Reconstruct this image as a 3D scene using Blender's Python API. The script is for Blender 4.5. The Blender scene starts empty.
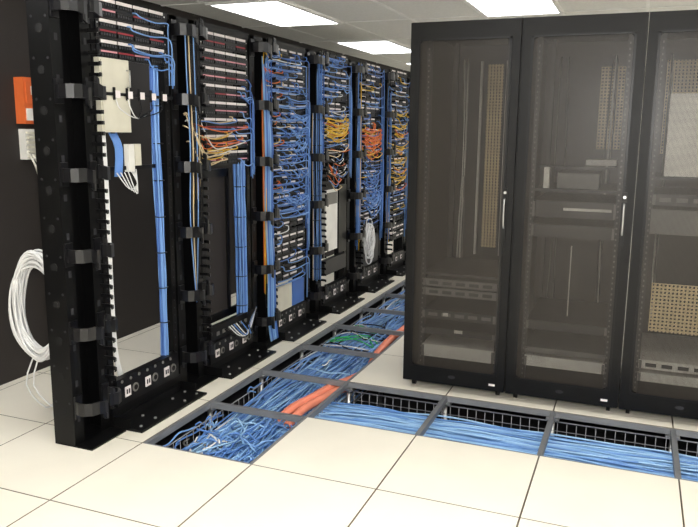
import bpy, math, random
from mathutils import Vector, Matrix
random.seed(7)
S=bpy.context.scene
try:
    S.view_settings.view_transform='Standard'
    S.view_settings.look='None'
except Exception as e: print(e)

# ------------------------------------------------------------ materials
def lin(c):
    c=c/255.0
    return c/12.92 if c<=0.04045 else ((c+0.055)/1.055)**2.4
def mat(name,rgb,rough=0.5,metal=0.0,var=0.08,scale=8.0,emit=0.0,spec=0.5,bump=0.0):
    m=bpy.data.materials.new(name); m.use_nodes=True
    nt=m.node_tree; b=nt.nodes['Principled BSDF']
    col=[lin(v) for v in rgb]
    tc=nt.nodes.new('ShaderNodeTexCoord'); nz=nt.nodes.new('ShaderNodeTexNoise')
    nz.inputs['Scale'].default_value=scale; nz.inputs['Detail'].default_value=4
    nt.links.new(tc.outputs['Object'],nz.inputs['Vector'])
    cr=nt.nodes.new('ShaderNodeValToRGB')
    cr.color_ramp.elements[0].position=0.3; cr.color_ramp.elements[1].position=0.7
    cr.color_ramp.elements[0].color=[max(0,c*(1-var)) for c in col]+[1]
    cr.color_ramp.elements[1].color=[min(1,c*(1+var)) for c in col]+[1]
    nt.links.new(nz.outputs['Fac'],cr.inputs['Fac'])
    nt.links.new(cr.outputs['Color'],b.inputs['Base Color'])
    b.inputs['Roughness'].default_value=rough; b.inputs['Metallic'].default_value=metal
    b.inputs['Specular IOR Level'].default_value=spec
    if emit>0:
        b.inputs['Emission Color'].default_value=col+[1]; b.inputs['Emission Strength'].default_value=emit
    if bump>0:
        bp=nt.nodes.new('ShaderNodeBump'); bp.inputs['Strength'].default_value=bump; bp.inputs['Distance'].default_value=0.01
        nt.links.new(nz.outputs['Fac'],bp.inputs['Height']); nt.links.new(bp.outputs['Normal'],b.inputs['Normal'])
    return m
def perf(name,rgb,pitch,hole,axis='XZ'):
    """perforated steel sheet: round holes on a grid"""
    m=mat(name,rgb,0.35,0.0,0.05)
    nt=m.node_tree; b=nt.nodes['Principled BSDF']; out=nt.nodes['Material Output']
    tc=nt.nodes.new('ShaderNodeTexCoord'); sp=nt.nodes.new('ShaderNodeSeparateXYZ')
    nt.links.new(tc.outputs['Object'],sp.inputs[0])
    res=[]
    for a in axis:
        s=nt.nodes.new('ShaderNodeMath'); s.operation='MULTIPLY'; s.inputs[1].default_value=1.0/pitch
        nt.links.new(sp.outputs[a],s.inputs[0])
        f=nt.nodes.new('ShaderNodeMath'); f.operation='FRACT'; nt.links.new(s.outputs[0],f.inputs[0])
        d=nt.nodes.new('ShaderNodeMath'); d.operation='SUBTRACT'; d.inputs[1].default_value=0.5; nt.links.new(f.outputs[0],d.inputs[0])
        q=nt.nodes.new('ShaderNodeMath'); q.operation='MULTIPLY'; nt.links.new(d.outputs[0],q.inputs[0]); nt.links.new(d.outputs[0],q.inputs[1])
        res.append(q)
    ad=nt.nodes.new('ShaderNodeMath'); ad.operation='ADD'; nt.links.new(res[0].outputs[0],ad.inputs[0]); nt.links.new(res[1].outputs[0],ad.inputs[1])
    lt=nt.nodes.new('ShaderNodeMath'); lt.operation='LESS_THAN'; lt.inputs[1].default_value=hole*hole; nt.links.new(ad.outputs[0],lt.inputs[0])
    tr=nt.nodes.new('ShaderNodeBsdfTransparent'); mx=nt.nodes.new('ShaderNodeMixShader')
    nt.links.new(lt.outputs[0],mx.inputs[0]); nt.links.new(b.outputs[0],mx.inputs[1]); nt.links.new(tr.outputs[0],mx.inputs[2])
    nt.links.new(mx.outputs[0],out.inputs['Surface'])
    return m

BLACK=mat('black_powdercoat',(9,9,10),0.45,0,0.1,spec=0.25)
BLACK2=mat('black_plastic',(14,14,16),0.35,spec=0.3)
RING=mat('black_ring_plastic',(18,18,21),0.3,spec=0.5)
DGREY=mat('dark_grey_port',(46,46,52),0.4)
HOLE=mat('hole_shadow_black',(3,3,4),0.8)
SLOT=mat('slot_grey',(40,40,44),0.6)
LABEL=mat('label_white',(232,224,224),0.6)
LABELP=mat('label_pink',(215,150,160),0.6)
LABELR=mat('label_red',(150,50,60),0.6)
BEIGE=mat('beige_enclosure',(208,204,188),0.5)
WHITE=mat('white_plastic',(226,224,218),0.45)
ORANGE=mat('orange_box',(215,104,52),0.5)
STEEL=mat('brushed_steel',(190,190,190),0.3,0.9)
STRING=mat('stringer_grey',(126,128,132),0.45,0.2)
WIRE=mat('tray_wire',(128,130,136),0.4,0.3)
BLUES=[mat('cable_blue_a',(92,136,204),0.45),mat('cable_blue_b',(120,162,220),0.45),mat('cable_blue_c',(70,110,182),0.45)]
SKY=[mat('cable_lightblue_a',(126,168,214),0.45),mat('cable_lightblue_b',(152,190,226),0.45),mat('cable_lightblue_c',(96,140,200),0.45)]
YEL=mat('cable_yellow',(228,184,50),0.45)
ORG=mat('cable_orange',(222,112,46),0.45)
CREAM=mat('cable_cream',(220,198,158),0.45)
WCAB=mat('cable_white',(222,222,222),0.45)
GREEN=mat('cable_green',(50,175,95),0.45)
SALMON=mat('conduit_salmon',(240,142,114),0.5)
SERV=mat('server_grey',(112,110,106),0.45)
SERVL=mat('server_light',(216,212,202),0.45)
SERVD=mat('server_dark',(44,43,44),0.4)
INNER=mat('cabinet_interior_steel',(34,31,28),0.5)
DOORM=perf('perforated_door_steel',(58,53,48),0.0055,0.40)
PERFB=perf('perforated_rear_beige',(232,206,158),0.02,0.30)

# ------------------------------------------------------------ mesh builder
class MB:
    def __init__(s): s.v=[];s.f=[];s.m=[];s.sm=[];s.mats=[]
    def mi(s,m):
        if m not in s.mats: s.mats.append(m)
        return s.mats.index(m)
    def box(s,x0,x1,y0,y1,z0,z1,m):
        b=len(s.v); k=s.mi(m)
        s.v+=[(x0,y0,z0),(x1,y0,z0),(x1,y1,z0),(x0,y1,z0),(x0,y0,z1),(x1,y0,z1),(x1,y1,z1),(x0,y1,z1)]
        for q in ((0,3,2,1),(4,5,6,7),(0,1,5,4),(1,2,6,5),(2,3,7,6),(3,0,4,7)):
            s.f.append(tuple(b+i for i in q)); s.m.append(k); s.sm.append(False)
    def tube(s,pts,r,m,n=5,sub=4,closed=False):
        P=[Vector(p) for p in pts]
        if sub>1 and len(P)>2:
            Q=[]; L=len(P); rng=L if closed else L-1
            for i in range(rng):
                if closed: a,b,c,d=P[(i-1)%L],P[i],P[(i+1)%L],P[(i+2)%L]
                else: a,b,c,d=P[max(i-1,0)],P[i],P[i+1],P[min(i+2,L-1)]
                for j in range(sub):
                    t=j/sub
                    Q.append(0.5*((2*b)+(c-a)*t+(2*a-5*b+4*c-d)*t*t+(3*b-a-3*c+d)*t**3))
            if not closed: Q.append(P[-1])
            P=Q
        k=s.mi(m); base=len(s.v); L=len(P)
        up=None
        for i,p in enumerate(P):
            if closed: t=P[(i+1)%L]-P[i-1]
            else: t=P[min(i+1,L-1)]-P[max(i-1,0)]
            if t.length<1e-7: t=Vector((0,0,1))
            t.normalize()
            if up is None:
                up=Vector((0,0,1)) if abs(t.z)<0.9 else Vector((1,0,0))
            a=up-t*up.dot(t)
            if a.length<1e-4: a=t.orthogonal()
            a.normalize(); up=a; bb=t.cross(a)
            for j in range(n):
                an=2*math.pi*j/n
                s.v.append(tuple(p+(a*math.cos(an)+bb*math.sin(an))*r))
        for i in range(L if closed else L-1):
            i2=(i+1)%L
            for j in range(n):
                j2=(j+1)%n
                s.f.append((base+i*n+j,base+i*n+j2,base+i2*n+j2,base+i2*n+j)); s.m.append(k); s.sm.append(True)
        if not closed:
            s.f.append(tuple(base+j for j in reversed(range(n)))); s.m.append(k); s.sm.append(False)
            s.f.append(tuple(base+(L-1)*n+j for j in range(n))); s.m.append(k); s.sm.append(False)
    def band(s,pts,h,th,m):
        k=s.mi(m)
        P=[Vector(p) for p in pts]; base=len(s.v)
        for i,p in enumerate(P):
            t=P[min(i+1,len(P)-1)]-P[max(i-1,0)]; t.z=0; t.normalize(); nrm=Vector((-t.y,t.x,0))*th/2
            for a,b in ((1,-1),(1,1),(-1,1),(-1,-1)):
                s.v.append(tuple(p+nrm*a+Vector((0,0,h/2*b))))
        for i in range(len(P)-1):
            for j in range(4):
                j2=(j+1)%4
                s.f.append((base+i*4+j,base+i*4+j2,base+i*4+4+j2,base+i*4+4+j)); s.m.append(k); s.sm.append(False)
        s.f.append((base,base+3,base+2,base+1));s.m.append(k);s.sm.append(False)
        e=base+(len(P)-1)*4
        s.f.append((e,e+1,e+2,e+3));s.m.append(k);s.sm.append(False)
    def disc(s,c,r,ax,m,th=0.002,n=12,sx=1.0,sz=1.0):
        c=Vector(c)
        e={'X':Vector((1,0,0)),'Y':Vector((0,1,0)),'Z':Vector((0,0,1))}[ax]
        u={'X':Vector((0,1,0)),'Y':Vector((1,0,0)),'Z':Vector((1,0,0))}[ax]; w=e.cross(u)
        k=s.mi(m); b=len(s.v)
        for d in (-th/2,th/2):
            for j in range(n):
                an=2*math.pi*j/n
                s.v.append(tuple(c+e*d+u*math.cos(an)*r*sx+w*math.sin(an)*r*sz))
        s.f.append(tuple(b+j for j in reversed(range(n))));s.f.append(tuple(b+n+j for j in range(n)))
        s.m+=[k,k];s.sm+=[False,False]
        for j in range(n):
            j2=(j+1)%n
            s.f.append((b+j,b+j2,b+n+j2,b+n+j));s.m.append(k);s.sm.append(True)
    def obj(s,name,parent=None,loc=(0,0,0)):
        me=bpy.data.meshes.new(name); me.from_pydata(s.v,[],s.f)
        for m in s.mats: me.materials.append(m)
        me.polygons.foreach_set('material_index',s.m); me.polygons.foreach_set('use_smooth',s.sm)
        me.update()
        o=bpy.data.objects.new(name,me); S.collection.objects.link(o)
        o.location=loc
        if parent: o.parent=parent
        return o
def empty(name,loc=(0,0,0)):
    e=bpy.data.objects.new(name,None); e.empty_display_size=0.1; e.location=loc
    S.collection.objects.link(e); return e
R=random.uniform

# ------------------------------------------------------------ room shell
XL,XR,YB,YF,CH=-3.45,3.9,12.0,-3.0,2.44
T=0.61
gx0=-2.165; gy0=2.745
TR_Y1=gy0+9*T
def is_open(x,y):
    cx,cy=x+T/2,y+T/2
    if gx0<cx<gx0+T and gy0<cy<TR_Y1: return True
    if cx>gx0+T and gy0+T<cy<gy0+2*T: return True
    return False
FLOORM=mat('floor_tile_laminate',(242,236,222),0.32,0,0.025,3.0,spec=0.35)
TRIMB=mat('tile_edge_trim',(120,108,90),0.6)
fb=MB(); g=0.0016; tr_=0.0022
nx0=int((XL-gx0)//T)-1
for i in range(nx0,14):
    for j in range(-11,18):
        x=gx0+i*T; y=gy0+j*T
        if is_open(x,y): continue
        a,b,c,d=max(x,XL)+g,min(x+T,XR)-g,max(y,YF)+g,min(y+T,YB)-g
        if b-a<0.01 or d-c<0.01: continue
        fb.box(a,b,c,d,-0.03,-0.0012,TRIMB)
        fb.box(a+tr_,b-tr_,c+tr_,d-tr_,-0.0011,0.0,FLOORM)
fb.obj('floor')
SUB=mat('subfloor_concrete',(40,40,42),0.9,0,0.2,4)
sb=MB(); sb.box(XL+.01,XR-.01,YF+.01,YB-.01,-0.5,-0.42,SUB); sb.obj('subfloor')

st=MB()
w=0.013
def pedestal(x,y):
    st.tube([(x,y,-0.42),(x,y,-0.05)],0.014,STEEL,8,1)
    st.box(x-.05,x+.05,y-.05,y+.05,-0.42,-0.41,STEEL)
    st.box(x-.035,x+.035,y-.035,y+.035,-0.05,-0.036,STEEL)
ys=[gy0+k*T for k in range(0,10)]
xs=[gx0+T*k for k in range(1,10) if gx0+T*k<XR]
for y in ys:
    st.box(gx0,gx0+T,y-w,y+w,-0.036,-0.004 if y!=gy0 else -0.031,STRING)
    pedestal(gx0,y); pedestal(gx0+T,y)
st.box(gx0+.003,gx0+T-.003,gy0+.0,gy0+.014,-.034,-.004,STRING)
for x in (gx0,gx0+T):
    if x==gx0: st.box(x-.002,x+.018,gy0,TR_Y1,-0.034,-0.003,STRING)
    else: st.box(x-.018,x+.002,gy0,TR_Y1,-0.034,-0.003,STRING)
for x in xs[1:]:
    st.box(x-w,x+w,gy0+T,gy0+2*T,-0.036,-0.004,STRING); pedestal(x,gy0+T); pedestal(x,gy0+2*T)
for y,sg in ((gy0+T,1),(gy0+2*T,-1)):
    a,b=sorted((y-.002*sg,y+.012*sg))
    st.box(gx0+T,XR-.05,a,b,-0.034,-0.003,STRING)
st.obj('raised_floor_stringer_grid')

WALLD=mat('dark_backboard_paint',(42,37,35),0.7,0,0.06,2.0)
WALLW=mat('wall_paint_offwhite',(214,212,204),0.8,0,0.03,2.0)
def wall(n,x0,x1,y0,y1,m):
    b=MB(); b.box(x0,x1,y0,y1,-0.5,CH+0.1,m); b.obj(n)
wall('wall_left',XL-.1,XL,YF,YB,WALLD)
wall('wall_right',XR,XR+.1,YF,YB,WALLW)
wall('wall_back',XL-.1,XR+.1,YB,YB+.1,WALLW)
wall('wall_front',XL-.1,XR+.1,YF-.1,YF,WALLW)
CEILM=mat('ceiling_tile_mineral',(234,234,230),0.9,0,0.05,60,bump=0.2)
cb=MB(); cb.box(XL,XR,YF,YB,CH,CH+.08,CEILM); cb.obj('ceiling')
TB=mat('tbar_white',(245,245,242),0.5)
tb=MB()
gxs=[-.63+.61*k for k in range(-5,8) if XL<-.63+.61*k<XR]
gys=[6.05+1.22*k for k in range(-8,5) if YF<6.05+1.22*k<YB]
for x in gxs: tb.box(x-.012,x+.012,YF,YB,CH-.006,CH-.0005,TB)
for y in gys: tb.box(XL,XR,y-.012,y+.012,CH-.007,CH-.0005,TB)
tb.obj('trim_1')
LENS=mat('light_lens',(253,253,252),0.5,0,0,emit=7.6)
for lx in (-3.07,-1.23,.61,2.45):
    for ly in (-1.27,1.78,4.83,7.27,9.71):
        e=empty('fluorescent_ceiling_light',(lx,ly,CH))
        b=MB()
        for q in ((0,.61,0,.03),(0,.61,1.19,1.22),(0,.03,.03,1.19),(.58,.61,.03,1.19)):
            b.box(q[0],q[1],q[2],q[3],-.018,-.008,TB)
        b.obj('frame',e)
        b=MB(); b.box(.03,.58,.03,1.19,-.014,-.009,LENS); b.obj('lens',e)

# ------------------------------------------------------------ racks
RX=-2.425
def post(b,y0,y1,inner):
    b.box(-.003,0,y0,y1,.01,2.13,BLACK)
    wy=y1 if inner<0 else y0
    b.box(-.08,-.003,wy-.002,wy+.002,.01,2.13,BLACK)
    b.box(-.083,-.08,y0,y1,.01,2.13,BLACK)
    z=.06
    while z<2.1:
        yc=(y0+y1)/2
        b.box(0,.0015,yc-.004,yc+.004,z-.004,z+.004,SLOT)
        z+=.0445
def rack_frame(p):
    b=MB()
    post(b,.265,.305,1); post(b,.825,.865,-1)
    b.box(-.085,.005,.265,.865,2.09,2.135,BLACK)
    b.box(-.124,.19,.265,.865,0,.012,BLACK)
    b.box(.002,.012,.265,.865,.012,.10,BLACK); b.box(-.095,-.085,.265,.865,.012,.10,BLACK)
    for y in (.31,.43,.7,.82):
        for x in (.07,.15): b.disc((x,y,.015),.008,'Z',STEEL,.008,8)
    for y in (.27,.86):
        b.box(.012,.12,y-.002,y+.002,.012,.06,BLACK)
    b.obj('frame',p)
def ring(b,z):
    for s in (0,1):
        f=(lambda y: y) if s==0 else (lambda y:.255-y)
        pts=[(0,.018,0),(.035,.004,0),(.070,.006,0),(.095,.025,0),(.108,.060,0),(.110,.095,0),(.106,.118,0)]
        b.band([(x,f(y),z+(.012 if i>4 else 0)*(1 if s else -1)) for i,(x,y,_) in enumerate(pts)],.062,.010,RING)
        b.box(-.001,.012,min(f(.008),f(.055)),max(f(.008),f(.055)),z-.055,z+.055,RING)
    b.band([(.110,.085,z-.045),(.112,.10,z-.055),(.108,.115,z-.06)],.03,.010,RING)
    b.band([(.110,.17,z+.045),(.112,.155,z+.055),(.108,.14,z+.06)],.03,.010,RING)
def manager(p):
    b=MB()
    b.box(-.124,-.121,0.004,.255,0,2.13,BLACK)
    b.box(-.121,-.0,.004,.010,0,2.13,BLACK)
    b.box(-.121,-.0,.249,.255,0,2.13,BLACK)
    b.box(-.004,0,.010,.07,0,2.13,BLACK); b.box(-.004,0,.19,.249,0,2.13,BLACK)
    b.box(-.121,.10,.004,.255,0,.008,BLACK)
    b.box(-.121,0,.010,.249,2.10,2.13,BLACK)
    z=.12
    while z<2.05:
        for yy in (.037,.22):
            b.box(0,.0015,yy-.009,yy+.009,z,z+.03,SLOT)
        b.disc((-.119,.13,z+.05),.035,'X',HOLE,.003,14)
        b.disc((-.06,.003,z+.05),.020,'Y',HOLE,.002,12)
        b.disc((-.1,.003,z+.1),.006,'Y',SLOT,.002,8); b.disc((-.02,.003,z+.1),.006,'Y',SLOT,.002,8)
        z+=.178
    for i in range(6):
        z=.20+i*.37
        ring(b,z)
        if i<5:
            for q in range(5):
                dz=.085+q*.05
                b.band([(0,.240,z+dz),(.05,.245,z+dz),(.075,.235,z+dz),(.082,.215,z+dz)],.018,.006,BLACK2)
    b.obj('vertical_cable_manager',p)
Y0,Y1=.285,.845
def panels(b,zs,style=0):
    for z in zs:
        b.box(.001,.008,Y0+.005,Y1-.005,z,z+.086,BLACK2)
        for g in range(4):
            gy=Y0+.03+g*.128
            for r in range(2):
                zz=z+.008+r*.042
                b.box(.008,.013,gy,gy+.116,zz,zz+.020,BLACK)
                for q in range(6):
                    b.box(.013,.0145,gy+.003+q*.019,gy+.015+q*.019,zz+.004,zz+.016,DGREY)
                if style==0:
                    m=LABEL if r else random.choice([LABELR,LABELP,BLACK2])
                    b.box(.008,.0125,gy,gy+.116,zz+.021,zz+(.036 if r else .029),m)
                else:
                    b.box(.008,.0125,gy+R(0,.02),gy+.116-R(0,.03),zz+.022,zz+.035,LABEL if random.random()<.6 else BLACK)
        for yy in (Y0+.015,Y1-.015): b.disc((.009,yy,z+.02),.004,'X',STEEL,.002,6); b.disc((.009,yy,z+.066),.004,'X',STEEL,.002,6)
def hmanager(b,z):
    b.box(.001,.006,Y0+.005,Y1-.005,z,z+.04,BLACK)
    for k in range(5):
        y=Y0+.05+k*.11
        b.band([(.006,y-.012,z+.02),(.05,y-.012,z+.02),(.05,y+.012,z+.02),(.006,y+.012,z+.02)],.03,.004,BLACK2)
def patch(b,y,z,side,m,end=None,r=.0038,tidy=.016,ys=None):
    zh=z-R(.018,.018+tidy*1.6)
    if ys is None: ys=R(.165,.23) if side<0 else R(.835,.858)
    s=-1 if ys<y else 1
    x=R(.028,.05)
    e=end if end is not None else z-R(.25,.7)
    e=max(min(e,zh-.1),.12)
    xv=R(.015,.055)
    b.tube([(.012,y,z),(.035,y,z-.004),(x,y+s*.02,zh+R(0,.004)),(x,(y+ys)/2,zh-R(0,tidy)),(x,ys-s*.03,zh),(xv,ys,zh-.03),(xv,ys,(zh+e)/2),(xv,ys+R(-.008,.004),e)],r,m,5,3)
def swag(b,y1,z1,y2,z2,m,d=None,r=.0038):
    d=d if d is not None else R(.02,.06); x=R(.03,.06)
    b.tube([(.012,y1,z1),(x*.8,y1,z1-.01),(x,(y1*3+y2)/4,min(z1,z2)-d*.7),(x,(y1+y2)/2,min(z1,z2)-d),(x,(y1+y2*3)/4,min(z1,z2)-d*.7),(x*.8,y2,z2-.01),(.012,y2,z2)],r,m)
def bundle(b,yc,z0,z1,mats,n=14,x=-.02,rad=.022):
    offs=[(R(-1,1)*rad,R(-1,1)*rad) for _ in range(n)]
    for ox,oy in offs:
        pts=[]; k=9
        for i in range(k+1):
            z=z1+(z0-z1)*i/k
            pts.append((x+ox+R(-.003,.003),yc+oy+math.sin(z*3)*.006+R(-.003,.003),z))
        b.tube(pts,.0042,random.choice(mats),5,3)
    z=z0+.1
    while z<z1:
        b.tube([(x+math.cos(a)*(rad+.006),yc+math.sin(a)*(rad+.006),z) for a in [k*math.pi/4 for k in range(8)]],.003,BLACK2,4,1,True)
        z+=.2
def power_panel(b,z0,z1,n=3):
    b.box(-.02,.022,Y0+.01,Y1-.01,z0,z1,BLACK2)
    h=z1-z0
    for k in range(n):
        y=Y0+.07+k*.17
        b.box(.022,.026,y,y+.045,z0+h*.25,z0+h*.62,LABEL)
        for q in range(2): b.box(.026,.028,y+.008+q*.018,y+.018+q*.018,z0+h*.35,z0+h*.52,SERVD)
        b.disc((.024,y+.085,z0+h*.45),h*.17,'X',SERV,.004,12)
        b.disc((.026,y+.085,z0+h*.45),h*.10,'X',BLACK2,.004,10)
    for k in range(7): b.disc((.024,Y0+.05+k*.07,z1-.018),.009,'X',SERV,.004,8)

def rack(k):
    p=empty('open_frame_network_rack',(RX,2.57+.88*k,0))
    rack_frame(p); manager(p)
    b=MB(); c=MB()
    if k==0:
        panels(b,[1.85,1.945,2.04],0)
        b.box(-.02,.03,.275,.49,1.50,1.85,BEIGE); b.box(.03,.036,.283,.482,1.51,1.84,BEIGE)
        b.tube([(.036,.465,1.72),(.055,.465,1.72),(.055,.465,1.80),(.036,.465,1.80)],.004,STEEL,6,1)
        for q in range(3): b.disc((.005,.33+q*.05,1.499),.012,'Z',SERVD,.01,10)
        b.box(.037,.045,Y0+.01,Y1-.01,1.675,1.69,BLACK2); b.box(.008,.037,Y1-.02,Y1-.01,1.67,1.70,BLACK2)
        for q in range(5): b.box(.046,.049,.36+q*.095,.395+q*.095,1.665,1.70,LABEL); b.box(.045,.048,.345+q*.095,.362+q*.095,1.655,1.715,BLACK)
        b.box(-.03,.0,.50,.545,1.30,1.44,WHITE); b.box(-.03,.0,.555,.60,1.33,1.44,BEIGE); b.box(-.03,-.02,.305,.83,1.31,1.33,BLACK2)
        power_panel(b,.10,.245,3)
        b.box(-.02,.03,Y0+.01,Y1-.01,.012,.05,BLACK2)
        bundle(c,.765,.14,1.85,BLUES+[BLUES[1]],20,-.015,.022)
        for q in range(8): c.tube([(-.02,.38+q*.007,1.50),(0,.40+q*.007,1.42),(-.01,.40+q*.007,1.28)],.005,BLUES[0],5,3)
        for q in range(4):
            c.tube([(-.01,.313+q*.008,1.50),(-.005,.313+q*.008,1.2),(-.01,.316+q*.008,.8),(-.01,.323+q*.008,.4),(-.02,.37+q*.01,.23)],.0045,WCAB,5,3)
        for q in range(4):
            c.tube([(.0,.40+q*.03,1.30),(.04,.44+q*.02,1.22-q*.01),(.03,.52,1.24),(-.01,.52+q*.015,1.31)],.003,WCAB,5,4)
        for q in range(5):
            c.tube([(.05,.36+q*.09,1.66),(.06,.38+q*.08,1.61),(.03,.55,1.57),(.01,.70,1.62)],.003,random.choice([BLACK2,WCAB]),5,4)
        for q in range(6): patch(c,R(.5,.8),R(1.87,2.1),1,random.choice(BLUES+[BLACK2,BLACK2]),1.75)
    elif k==1:
        panels(b,[1.30+i*.1 for i in range(8)],0)
        b.box(-.09,-.07,.40,.43,.30,1.25,BLACK2); b.box(-.09,-.07,.68,.71,.30,1.25,BLACK2); b.box(-.09,-.07,.40,.71,1.22,1.27,BLACK2); b.box(-.09,-.07,.305,.83,.28,.33,BLACK2); b.box(-.088,-.082,.43,.68,.33,1.22,WALLD)
        b.box(.0,.03,Y0+.01,Y1-.01,.21,.30,BLACK2); power_panel(b,.06,.19,3)
        for q in range(6): b.box(.03,.034,.36+q*.07,.39+q*.07,.235,.26,SERV)
        bundle(c,.745,.25,1.32,BLUES,26,-.01,.036)
        for q in range(12): swag(c,R(.08,.2),R(1.42,1.62),R(.45,.8),R(1.34,1.55),random.choice([CREAM,CREAM,ORG,WCAB]),R(.02,.05))
        for q in range(9): patch(c,R(.4,.8),R(1.32,1.6),-1,random.choice([CREAM,YEL,BLUES[0],ORG]),R(1.0,1.3))
        for q in range(10): patch(c,R(.6,.8),R(1.32,2.0),1,random.choice(BLUES),R(1.2,1.3))
        for q in range(9): c.tube([(.05,.08+q*.016,2.08),(.06,.07+q*.016,1.8),(.05,.10+q*.014,1.4),(.05,.08+q*.016,1.0),(.03,.15,.5)],.0038,random.choice([CREAM,BLUES[1],BLACK2,BLACK2]))
        for q in range(9): c.tube([(.03,.45+q*.03,.26),(.08,.5+q*.03,.2-q*.005),(.07,.7,.16+.01*q),(.05,.84,.32)],.0038,random.choice([BLUES[0],BLACK2,WCAB]))
    elif k==2:
        panels(b,[.40+i*.1 for i in range(17)],1)
        b.box(-.02,.02,.33,.58,.18,.37,BEIGE); b.box(-.02,.02,.6,.8,.18,.37,BLUES[2]); power_panel(b,.04,.17,3)
        for row in range(17):
            z=.43+row*.1
            n=10 if z>.9 else 2
            for q in range(n):
                sd=-1 if random.random()<.65 else 1
                m=random.choice(BLUES) if random.random()<.93 else random.choice([CREAM,WCAB])
                patch(c,R(.33,.82),z+random.choice([-.012,.03]),sd,m,z-R(.15,.45),.004)
        for q in range(38):
            a=R(.32,.7); z=random.choice([1.03,1.13,1.23,1.33,1.43,1.53,1.63]); swag(c,a,z,min(.84,a+R(.06,.35)),z,random.choice(BLUES),R(.03,.08),.0042)
        for q in range(14): patch(c,R(.32,.45),R(1.1,2.05),-1,random.choice([ORG,CREAM,YEL,ORG]),R(.3,.9),ys=R(.12,.18))
        for q in range(10): c.tube([(.05,.09+q*.013,2.0-q*.05),(.06,.10+q*.013,1.4),(.05,.11+q*.012,1.0),(.06,.12+q*.012,.5),(.07,.1+q*.013,.2),(.08,.12+q*.012,.03)],.0045,random.choice(SKY+BLUES))
    elif k==3:
        panels(b,[1.36+i*.1 for i in range(8)],1)
        for i in range(4): hmanager(b,1.10+i*.06)
        b.box(-.02,.015,.36,.62,.50,1.02,WHITE); b.box(.015,.02,.38,.60,.9,1.0,SERV)
        b.box(-.02,.02,.64,.82,.45,1.05,BLACK2); b.box(-.02,.02,.33,.82,.30,.43,SERVD); power_panel(b,.06,.2,3)
        for q in range(56):
            patch(c,R(.33,.82),1.39+.1*random.randint(0,7)+random.choice([-.01,.03]),random.choice([-1,-1,1]),random.choice(BLUES+[BLUES[0],WCAB]),R(1.1,1.35),.0042)
        for q in range(22):
            z=R(1.48,1.64); swag(c,R(.25,.4),z,R(.6,.84),z+R(-.04,.04),random.choice([YEL,YEL,YEL,ORG]),R(.02,.05),.0045)
        for q in range(22):
            z=R(1.08,1.38); swag(c,R(.34,.5),z,R(.55,.84),z+R(-.06,.06),random.choice([ORG,WCAB,CREAM,BLUES[0],BLACK2]),R(.02,.07),.004)
        bundle(c,.15,.3,1.7,[CREAM,BLUES[0],BLUES[1],BLACK2],14,.03,.03)
    elif k==4:
        panels(b,[.55+i*.1 for i in range(16)],1); power_panel(b,.08,.2,3); b.box(-.02,.02,.33,.82,.22,.5,SERVD)
        for q in range(55): patch(c,R(.33,.82),.58+.1*random.randint(1,15)+random.choice([-.01,.03]),random.choice([-1,1]),random.choice(BLUES+[BLUES[0],YEL]),R(.4,.9),.0042)
        for q in range(34):
            z=R(1.33,1.56); swag(c,R(.2,.5),z,R(.6,.84),z+R(-.06,.06),random.choice([ORG,ORG,ORG,YEL]),R(.02,.06),.005)
        for q in range(34):
            z=R(.78,1.2); swag(c,R(.25,.5),z,R(.6,.84),z+R(-.05,.05),random.choice(BLUES),R(.02,.08),.0045)
        for q in range(20):
            cc=(R(.05,.09),R(.33,.45),R(.40,.54)); rr=R(.08,.18)
            c.tube([(cc[0]+R(-.01,.01),cc[1]+.6*rr*math.cos(a),cc[2]+rr*math.sin(a)) for a in [j*math.pi/5 for j in range(10)]],.0055,WCAB,5,2,True)
    else:
        panels(b,[.35+i*.1 for i in range(18)],1); power_panel(b,.08,.2,3)
        for q in range(45): patch(c,R(.33,.82),.38+.1*random.randint(3,17)+random.choice([-.01,.03]),random.choice([-1,1]),random.choice(BLUES+[YEL]),R(.3,.8),.0042)
        for q in range(36):
            z=R(.9,1.8); swag(c,R(.2,.5),z,R(.6,.84),z+R(-.05,.05),random.choice([YEL,YEL,ORG,BLUES[0]]),R(.02,.06),.0048)
    b.obj('patch_panels',p); c.obj('patch_cables',p)
for k in range(7): rack(k)

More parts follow.
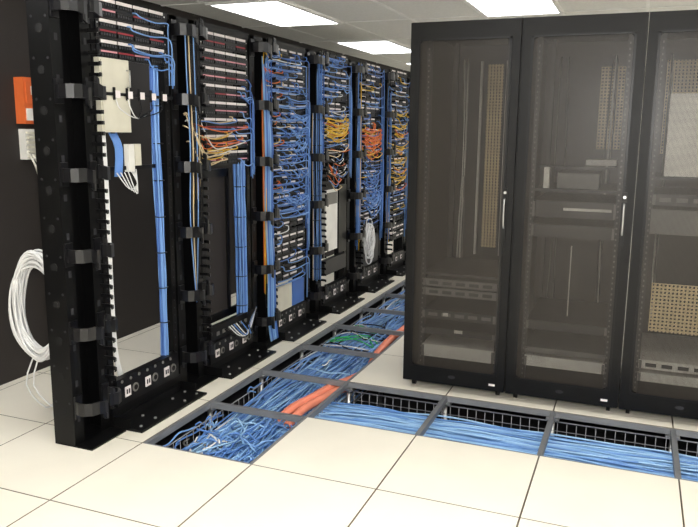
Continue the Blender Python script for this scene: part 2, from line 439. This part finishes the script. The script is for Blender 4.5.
# ------------------------------------------------------------ cabinets
def cabinet(k):
    W=.608; D=.95; H=2.11
    x0=-1.222+.61*k
    p=empty('server_cabinet',(x0,3.995,0))
    b=MB(); zb=.05
    b.box(0.001,.02,.03,D,zb,H,INNER); b.box(W-.02,W-.001,.03,D,zb,H,INNER)
    b.box(-.0,.001,.03,D,zb,H,BLACK); b.box(W-.001,W,.03,D,zb,H,BLACK)
    b.box(.02,W-.02,.03,D,H-.03,H,BLACK); b.box(.02,W-.02,.03,D,zb,zb+.04,INNER)
    b.box(.02,.05,.032,.07,zb,H,BLACK); b.box(W-.05,W-.02,.032,.07,zb,H,BLACK)
    b.box(.02,W-.02,D-.02,D,zb,H,INNER)
    for x in (.05,W-.05):
        for y in (.09,D-.09):
            b.disc((x,y,.027),.025,'X',BLACK2,.02,14); b.box(x-.02,x+.02,y-.02,y+.02,.045,zb+.002,STEEL)
    b.obj('enclosure',p)
    d=MB(); fw=.052
    d.box(.004,fw,0,.028,zb+.005,H-.005,BLACK); d.box(W-fw,W-.004,0,.028,zb+.005,H-.005,BLACK)
    d.box(fw,W-fw,0,.028,H-.10,H-.005,BLACK); d.box(fw,W-fw,0,.028,zb+.005,zb+.10,BLACK)
    d.box(fw-.004,fw+.008,-.005,.0,zb+.096,H-.095,BLACK2); d.box(W-fw-.008,W-fw+.004,-.005,.0,zb+.096,H-.095,BLACK2)
    for q in ((zb+.093,zb+.105),(H-.105,H-.093)):
        d.box(fw-.004,W-fw+.004,-.005,0,q[0],q[1],BLACK2)
    N=8; rr=.045
    for cx,sx in ((fw,1),(W-fw,-1)):
        for cz,sz in ((zb+.10,1),(H-.10,-1)):
            for i in range(N):
                t=(i+.5)/N
                a=rr*(1-math.sqrt(1-(1-t)**2))
                z0=cz+sz*i*rr/N; z1=z0+sz*rr/N
                xx=cx+sx*a
                d.box(min(cx,xx),max(cx,xx),-.002,.009,min(z0,z1),max(z0,z1),BLACK)
    d.box(W-.09,W-.055,-.004,0,zb+.035,zb+.047,LABEL)
    d.disc((.30,-.002,zb+.055),.012,'Y',SLOT,.003,12,1.8,.8)
    d.obj('door_frame',p)
    m=MB(); m.box(fw,W-fw,.010,.0105,zb+.10,H-.10,DOORM); m.obj('perforated_door_panel',p)
    h=MB()
    h.box(W-.058,W-.036,-.010,0,.93,1.22,BLACK2)
    h.tube([(W-.047,-.010,1.16),(W-.047,-.026,1.155),(W-.047,-.032,1.12),(W-.047,-.030,1.05),(W-.047,-.02,1.01),(W-.047,-.010,1.0)],.005,STEEL,8,4)
    h.disc((W-.047,-.012,1.195),.008,'Y',STEEL,.004,12)
    h.obj('handle',p)
    e=MB()
    for x in (.065,W-.09):
        e.box(x,x+.025,.12,.16,zb+.04,H-.03,SERVD); e.box(x,x+.025,.78,.82,zb+.04,H-.03,SERVD)
        z=.14
        while z<2.0: e.box(x+.008,x+.016,.118,.12,z,z+.010,SERV); z+=.03
    def srv(z,hh,m,front=.11,dep=.6,vents=True):
        e.box(.085,W-.085,front,front+dep,z,z+hh,m)
        if vents:
            for i in range(5):
                e.box(.12+i*.08,.12+i*.08+.055,front-.003,front,z+hh*.3,z+hh*.7,SERVD if m is not SERVD else SERV)
        e.box(.086,.10,front-.012,front,z+.004,z+hh-.004,SERV); e.box(W-.10,W-.086,front-.012,front,z+.004,z+hh-.004,SERV)
    def floorslab(z): e.box(.085,W-.085,.12,.7,z,z+.015,SERVD)
    if k==0:
        srv(.18,.075,SERVL,vents=False); srv(.32,.04,SERVD,vents=False); srv(.42,.05,SERVD); srv(.56,.045,SERV); srv(.615,.045,SERV)
        e.box(.28,.33,.105,.108,.34,.36,SERVL); e.box(.21,.24,.105,.108,.44,.46,SERVL)
        e.box(.27,.37,.86,.87,.75,1.95,PERFB); e.box(.225,.24,.84,.86,.7,1.97,SERVL); e.box(.39,.40,.84,.86,.7,1.97,SERVL)
        floorslab(.68)
    elif k==1:
        srv(.20,.06,SERVL,vents=False); srv(.28,.03,SERV,vents=False); srv(.42,.05,SERVD,vents=False)
        floorslab(1.20); e.box(.20,.42,.2,.55,1.215,1.30,SERV); e.box(.13,.16,.16,.2,1.215,1.33,SERVL)
        e.box(.36,.50,.86,.87,1.42,1.92,PERFB); srv(1.06,.09,SERVD,vents=False); e.box(.25,.5,.107,.11,1.10,1.115,SERVL); srv(.95,.07,SERVD,vents=False)
        e.box(.34,.5,.3,.5,1.34,1.37,SERVL); e.box(.1,.5,.2,.3,1.325,1.335,SERVD); e.box(.30,.305,.16,.17,.5,.9,SERVL)
    elif k==2:
        srv(.19,.05,SERVL,vents=False); srv(.26,.05,SERVL); e.box(.12,.48,.2,.21,.45,.72,PERFB)
        e.box(.13,.30,.14,.5,1.30,1.72,SERVL); e.box(.32,.50,.14,.5,1.30,1.62,SERV); floorslab(1.28)
        e.box(.12,.32,.86,.87,1.4,1.95,PERFB); srv(1.0,.13,SERV,vents=False); srv(1.15,.06,SERVD)
    else:
        for i in range(5): srv(.2+i*.1,.08,random.choice([SERV,SERVD]),vents=False)
    for i in range(6):
        y=.80; xx=R(.12,.18) if i%2 else R(.42,.47)
        e.tube([(xx,y,1.98),(xx+R(-.02,.02),y,1.4),(xx+R(-.02,.02),y,.9),(xx,y-.05,.4)],.006,random.choice([SERV,BLACK2,SERVL]),5,3)
    e.obj('mounted_equipment',p)
for k in range(4): cabinet(k)

# ------------------------------------------------------------ underfloor trays & cables
UT=empty('underfloor_cable_tray',(0,0,0))
def tray_x(x0,x1,y0,y1,zt,zb):
    b=MB()
    for z in (zt,zt*.66+zb*.34,zt*.33+zb*.67,zb):
        for y in (y0,y1): b.tube([(x0,y,z),(x1,y,z)],.0025 if z!=zt else .004,WIRE,5,1)
    n=8
    for i in range(1,n): 
        y=y0+(y1-y0)*i/n; b.tube([(x0,y,zb),(x1,y,zb)],.0025,WIRE,4,1)
    x=x0
    while x<x1:
        b.tube([(x,y0,zt),(x,y0,zb),(x,y1,zb),(x,y1,zt)],.0025,WIRE,5,1); x+=.05
    x=x0+.3
    while x<x1:
        b.tube([(x,y0+.1,-.42),(x,y0+.1,zb)],.008,STEEL,6,1); b.tube([(x,y1-.1,-.42),(x,y1-.1,zb)],.008,STEEL,6,1); x+=1.22
    return b
ya,yb=gy0+T+.04,gy0+2*T-.04
t=tray_x(gx0+T+.05,XR-.1,ya,yb,-.045,-.20); t.obj('cross_wire_basket',UT)
b=MB(); x0,x1=gx0+.06,gx0+T-.06; y=gy0+.05; zt,zb=-.06,-.24
for z in (zt,(zt+zb)/2,zb):
    for x in (x0,x1): b.tube([(x,y,z),(x,TR_Y1-.05,z)],.0035,WIRE,5,1)
while y<TR_Y1-.05:
    b.tube([(x0,y,zt),(x0,y,zb),(x1,y,zb),(x1,y,zt)],.0025,WIRE,5,1); y+=.06
for i in range(4):
    yy=gy0+.3+i*1.22
    for x in (x0+.1,x1-.1): b.tube([(x,yy,-.42),(x,yy,zb)],.008,STEEL,6,1)
b.obj('row_wire_basket',UT)

c=MB()
N=170
for i in range(N):
    lay=i%3
    yy=ya+.015+(yb-ya-.07)*((i*37)%N)/N; z=[-.105,-.12,-.135][lay]+R(-.012,.012)-.02*max(0,(yy-ya)/(yb-ya)-.6)
    pts=[]; x=gx0+T-.02
    wob=R(.006,.02); ph=R(0,6)
    while x<XR-.15:
        pts.append((x,min(max(yy+wob*math.sin(x*2.2+ph)+R(-.010,.010),ya+.01),yb-.02),z+R(-.008,.008))); x+=.2
    sx=gx0+R(.12,.5)
    if i%3: pts=[(sx,yy+R(.9,2.5),-.17+R(0,.05)),(sx+R(-.03,.03),yy+.5,-.16+R(0,.06)),(sx+.06,yy+.1,z-.02)]+pts[1:]
    else: pts=[(sx,yy-R(.3,.6),-.18+R(0,.05)),(sx,yy-.2,-.16),(sx+.08,yy-.02,z-.02)]+pts[1:]
    c.tube(pts,.0058,random.choice(SKY),5,2)
for i in range(150):
    x=gx0+R(.07,.52); z=R(-.23,-.10); pts=[]; y=gy0+R(.02,.4)
    ye=TR_Y1-.1 if i<70 else gy0+R(1.2,3.5)
    while y<ye:
        x=min(max(x+R(-.05,.05),gx0+.065),gx0+.54); z=min(max(z+R(-.03,.03),-.23),-.07)
        pts.append((x,y,z)); y+=R(.15,.3)
    if len(pts)>2: c.tube(pts,.0055,random.choice(SKY+SKY+BLUES[:2]+[WCAB] if i%4==0 else SKY+BLUES[:2]),5,3)
for i in range(160):
    cx=gx0+R(.10,.50); cy=gy0+(R(.05,.6) if i%2 else R(.1,2.4)); z=R(-.19,-.055)
    a0=R(0,6.28); l=R(.6,2.2); rr=R(.08,.24)
    pts=[]
    for j in range(7):
        a=a0+l*j/6
        pts.append((min(max(cx+rr*math.cos(a),gx0+.03),gx0+.575),max(cy+rr*1.4*math.sin(a),gy0+.03),z+R(-.015,.02)))
    c.tube(pts,.005,random.choice([WCAB,SKY[1],SERV]) if i%7==0 else random.choice(BLUES[:2]+SKY),5,3)
for i in range(14):
    y=gy0+2.35+R(-.25,.35); c.tube([(gx0+.03,y,-.08),(gx0+.15,y+R(-.08,.08),-.055),(gx0+.3,y+R(-.15,.15),-.06),(gx0+.4,y+.05,-.10)],.005,random.choice([GREEN,WCAB,GREEN,BLACK2]),5,3)
c.obj('blue_data_cables',UT)
def duct(pts,r,name):
    b=MB(); P=[Vector(p) for p in pts]; Q=[]; L=len(P)
    for i in range(L-1):
        a_,b_,c_,d_=P[max(i-1,0)],P[i],P[i+1],P[min(i+2,L-1)]
        n=max(2,int((c_-b_).length/.011))
        for j in range(n):
            t=j/n; Q.append(0.5*((2*b_)+(c_-a_)*t+(2*a_-5*b_+4*c_-d_)*t*t+(3*b_-a_-3*c_+d_)*t**3))
    k=b.mi(SALMON); n=10
    for j,p in enumerate(Q):
        t=(Q[min(j+1,len(Q)-1)]-Q[max(j-1,0)]).normalized(); s_=t.cross(Vector((0,0,1))).normalized(); u=s_.cross(t)
        rr=r if j%2 else r*.86
        for q in range(n):
            a=2*math.pi*q/n; b.v.append(tuple(p+s_*rr*math.cos(a)+u*rr*math.sin(a)))
    for j in range(len(Q)-1):
        for q in range(n):
            b.f.append((j*n+q,j*n+(q+1)%n,(j+1)*n+(q+1)%n,(j+1)*n+q)); b.m.append(k); b.sm.append(True)
    b.obj(name,UT)
X=gx0
duct([(X+.37,3.46,-.11),(X+.41,3.58,-.065),(X+.455,3.78,-.06),(X+.49,4.0,-.06),(X+.52,4.25,-.09),(X+.52,4.55,-.12),(X+.50,4.8,-.08),(X+.49,5.2,-.06),(X+.48,5.7,-.08),(X+.45,7.5,-.10)],.028,'corrugated_innerduct_1')
duct([(X+.45,3.43,-.11),(X+.475,3.58,-.065),(X+.515,3.78,-.06),(X+.55,4.0,-.07),(X+.565,4.3,-.13)],.026,'corrugated_innerduct_2')

# ------------------------------------------------------------ wall items
p=empty('wall_mounted_phone_block',(XL,3.44,1.54))
b=MB(); b.box(0,.07,-.09,.07,.0,.27,ORANGE); b.box(.07,.078,-.08,.06,.02,.09,WHITE); b.box(.07,.076,-.075,.055,.12,.25,ORANGE)
b.box(.076,.08,-.04,.03,.17,.22,WHITE)
b.box(0,.075,.072,.11,0,.27,WHITE)
b.obj('orange_housing',p)
b=MB(); b.box(0,.05,-.08,.11,-.21,-.03,WHITE)
for i in range(6): b.box(.05,.062,-.07,.10,-.20+i*.028,-.185+i*.028,BEIGE)
for i in range(7): b.tube([(.055,-.06+i*.026,-.18),(.08,-.04+i*.026,-.26),(.03,.03+i*.015,-.38),(.02,.04+i*.016,-.8),(.02,.06+i*.016,-1.43)],.007,SERVL,6,3)
b.obj('punchdown_block',p)

p=empty('coiled_white_cable',(-2.742,2.72,0.63))
b=MB()
for i in range(22):
    rx=R(.12,.162); rz=R(.225,.275); ph=R(-.03,.03); yo=R(-.04,.04)
    b.tube([(rx*math.cos(a)+ph*.3,yo+R(-.008,.008),rz*math.sin(a)+ph) for a in [j*math.pi/6 for j in range(12)]],.007,WCAB,6,3,True)
for i in range(2): b.tube([(-.06+.03*i,.02,-.24),(-.12+.05*i,.0,-.42),(-.10+.08*i,.1,-.58),(-.22+.10*i,.3,-.624)],.0045,WCAB,5,3)
b.tube([(.02,0,.23),(.10,0,.28),(.178,.02,.33),(.186,.03,.33)],.006,BLACK2,6,3)
b.obj('coil',p)

# ------------------------------------------------------------ light + camera
fl=bpy.data.lights.new('camera_flash','POINT'); fl.energy=200; fl.shadow_soft_size=.03; fl.color=(1,.985,.96)
fo=bpy.data.objects.new('camera_flash',fl); fo.location=(.04,-.02,1.66); S.collection.objects.link(fo)
wd=bpy.data.worlds.new('World'); S.world=wd; wd.use_nodes=True
wd.node_tree.nodes['Background'].inputs[0].default_value=(.5,.5,.5,1); wd.node_tree.nodes['Background'].inputs[1].default_value=.2
cd=bpy.data.cameras.new('Camera'); cd.sensor_width=36; cd.lens=36*725/698; cd.clip_start=.05
co=bpy.data.objects.new('Camera',cd); S.collection.objects.link(co)
M=Matrix.Translation((0,0,1.52))@Matrix.Rotation(math.radians(21.5),4,'Z')@Matrix.Rotation(math.radians(90-10.4),4,'X')@Matrix.Rotation(math.radians(.55),4,'Z')
co.matrix_world=M
S.camera=co
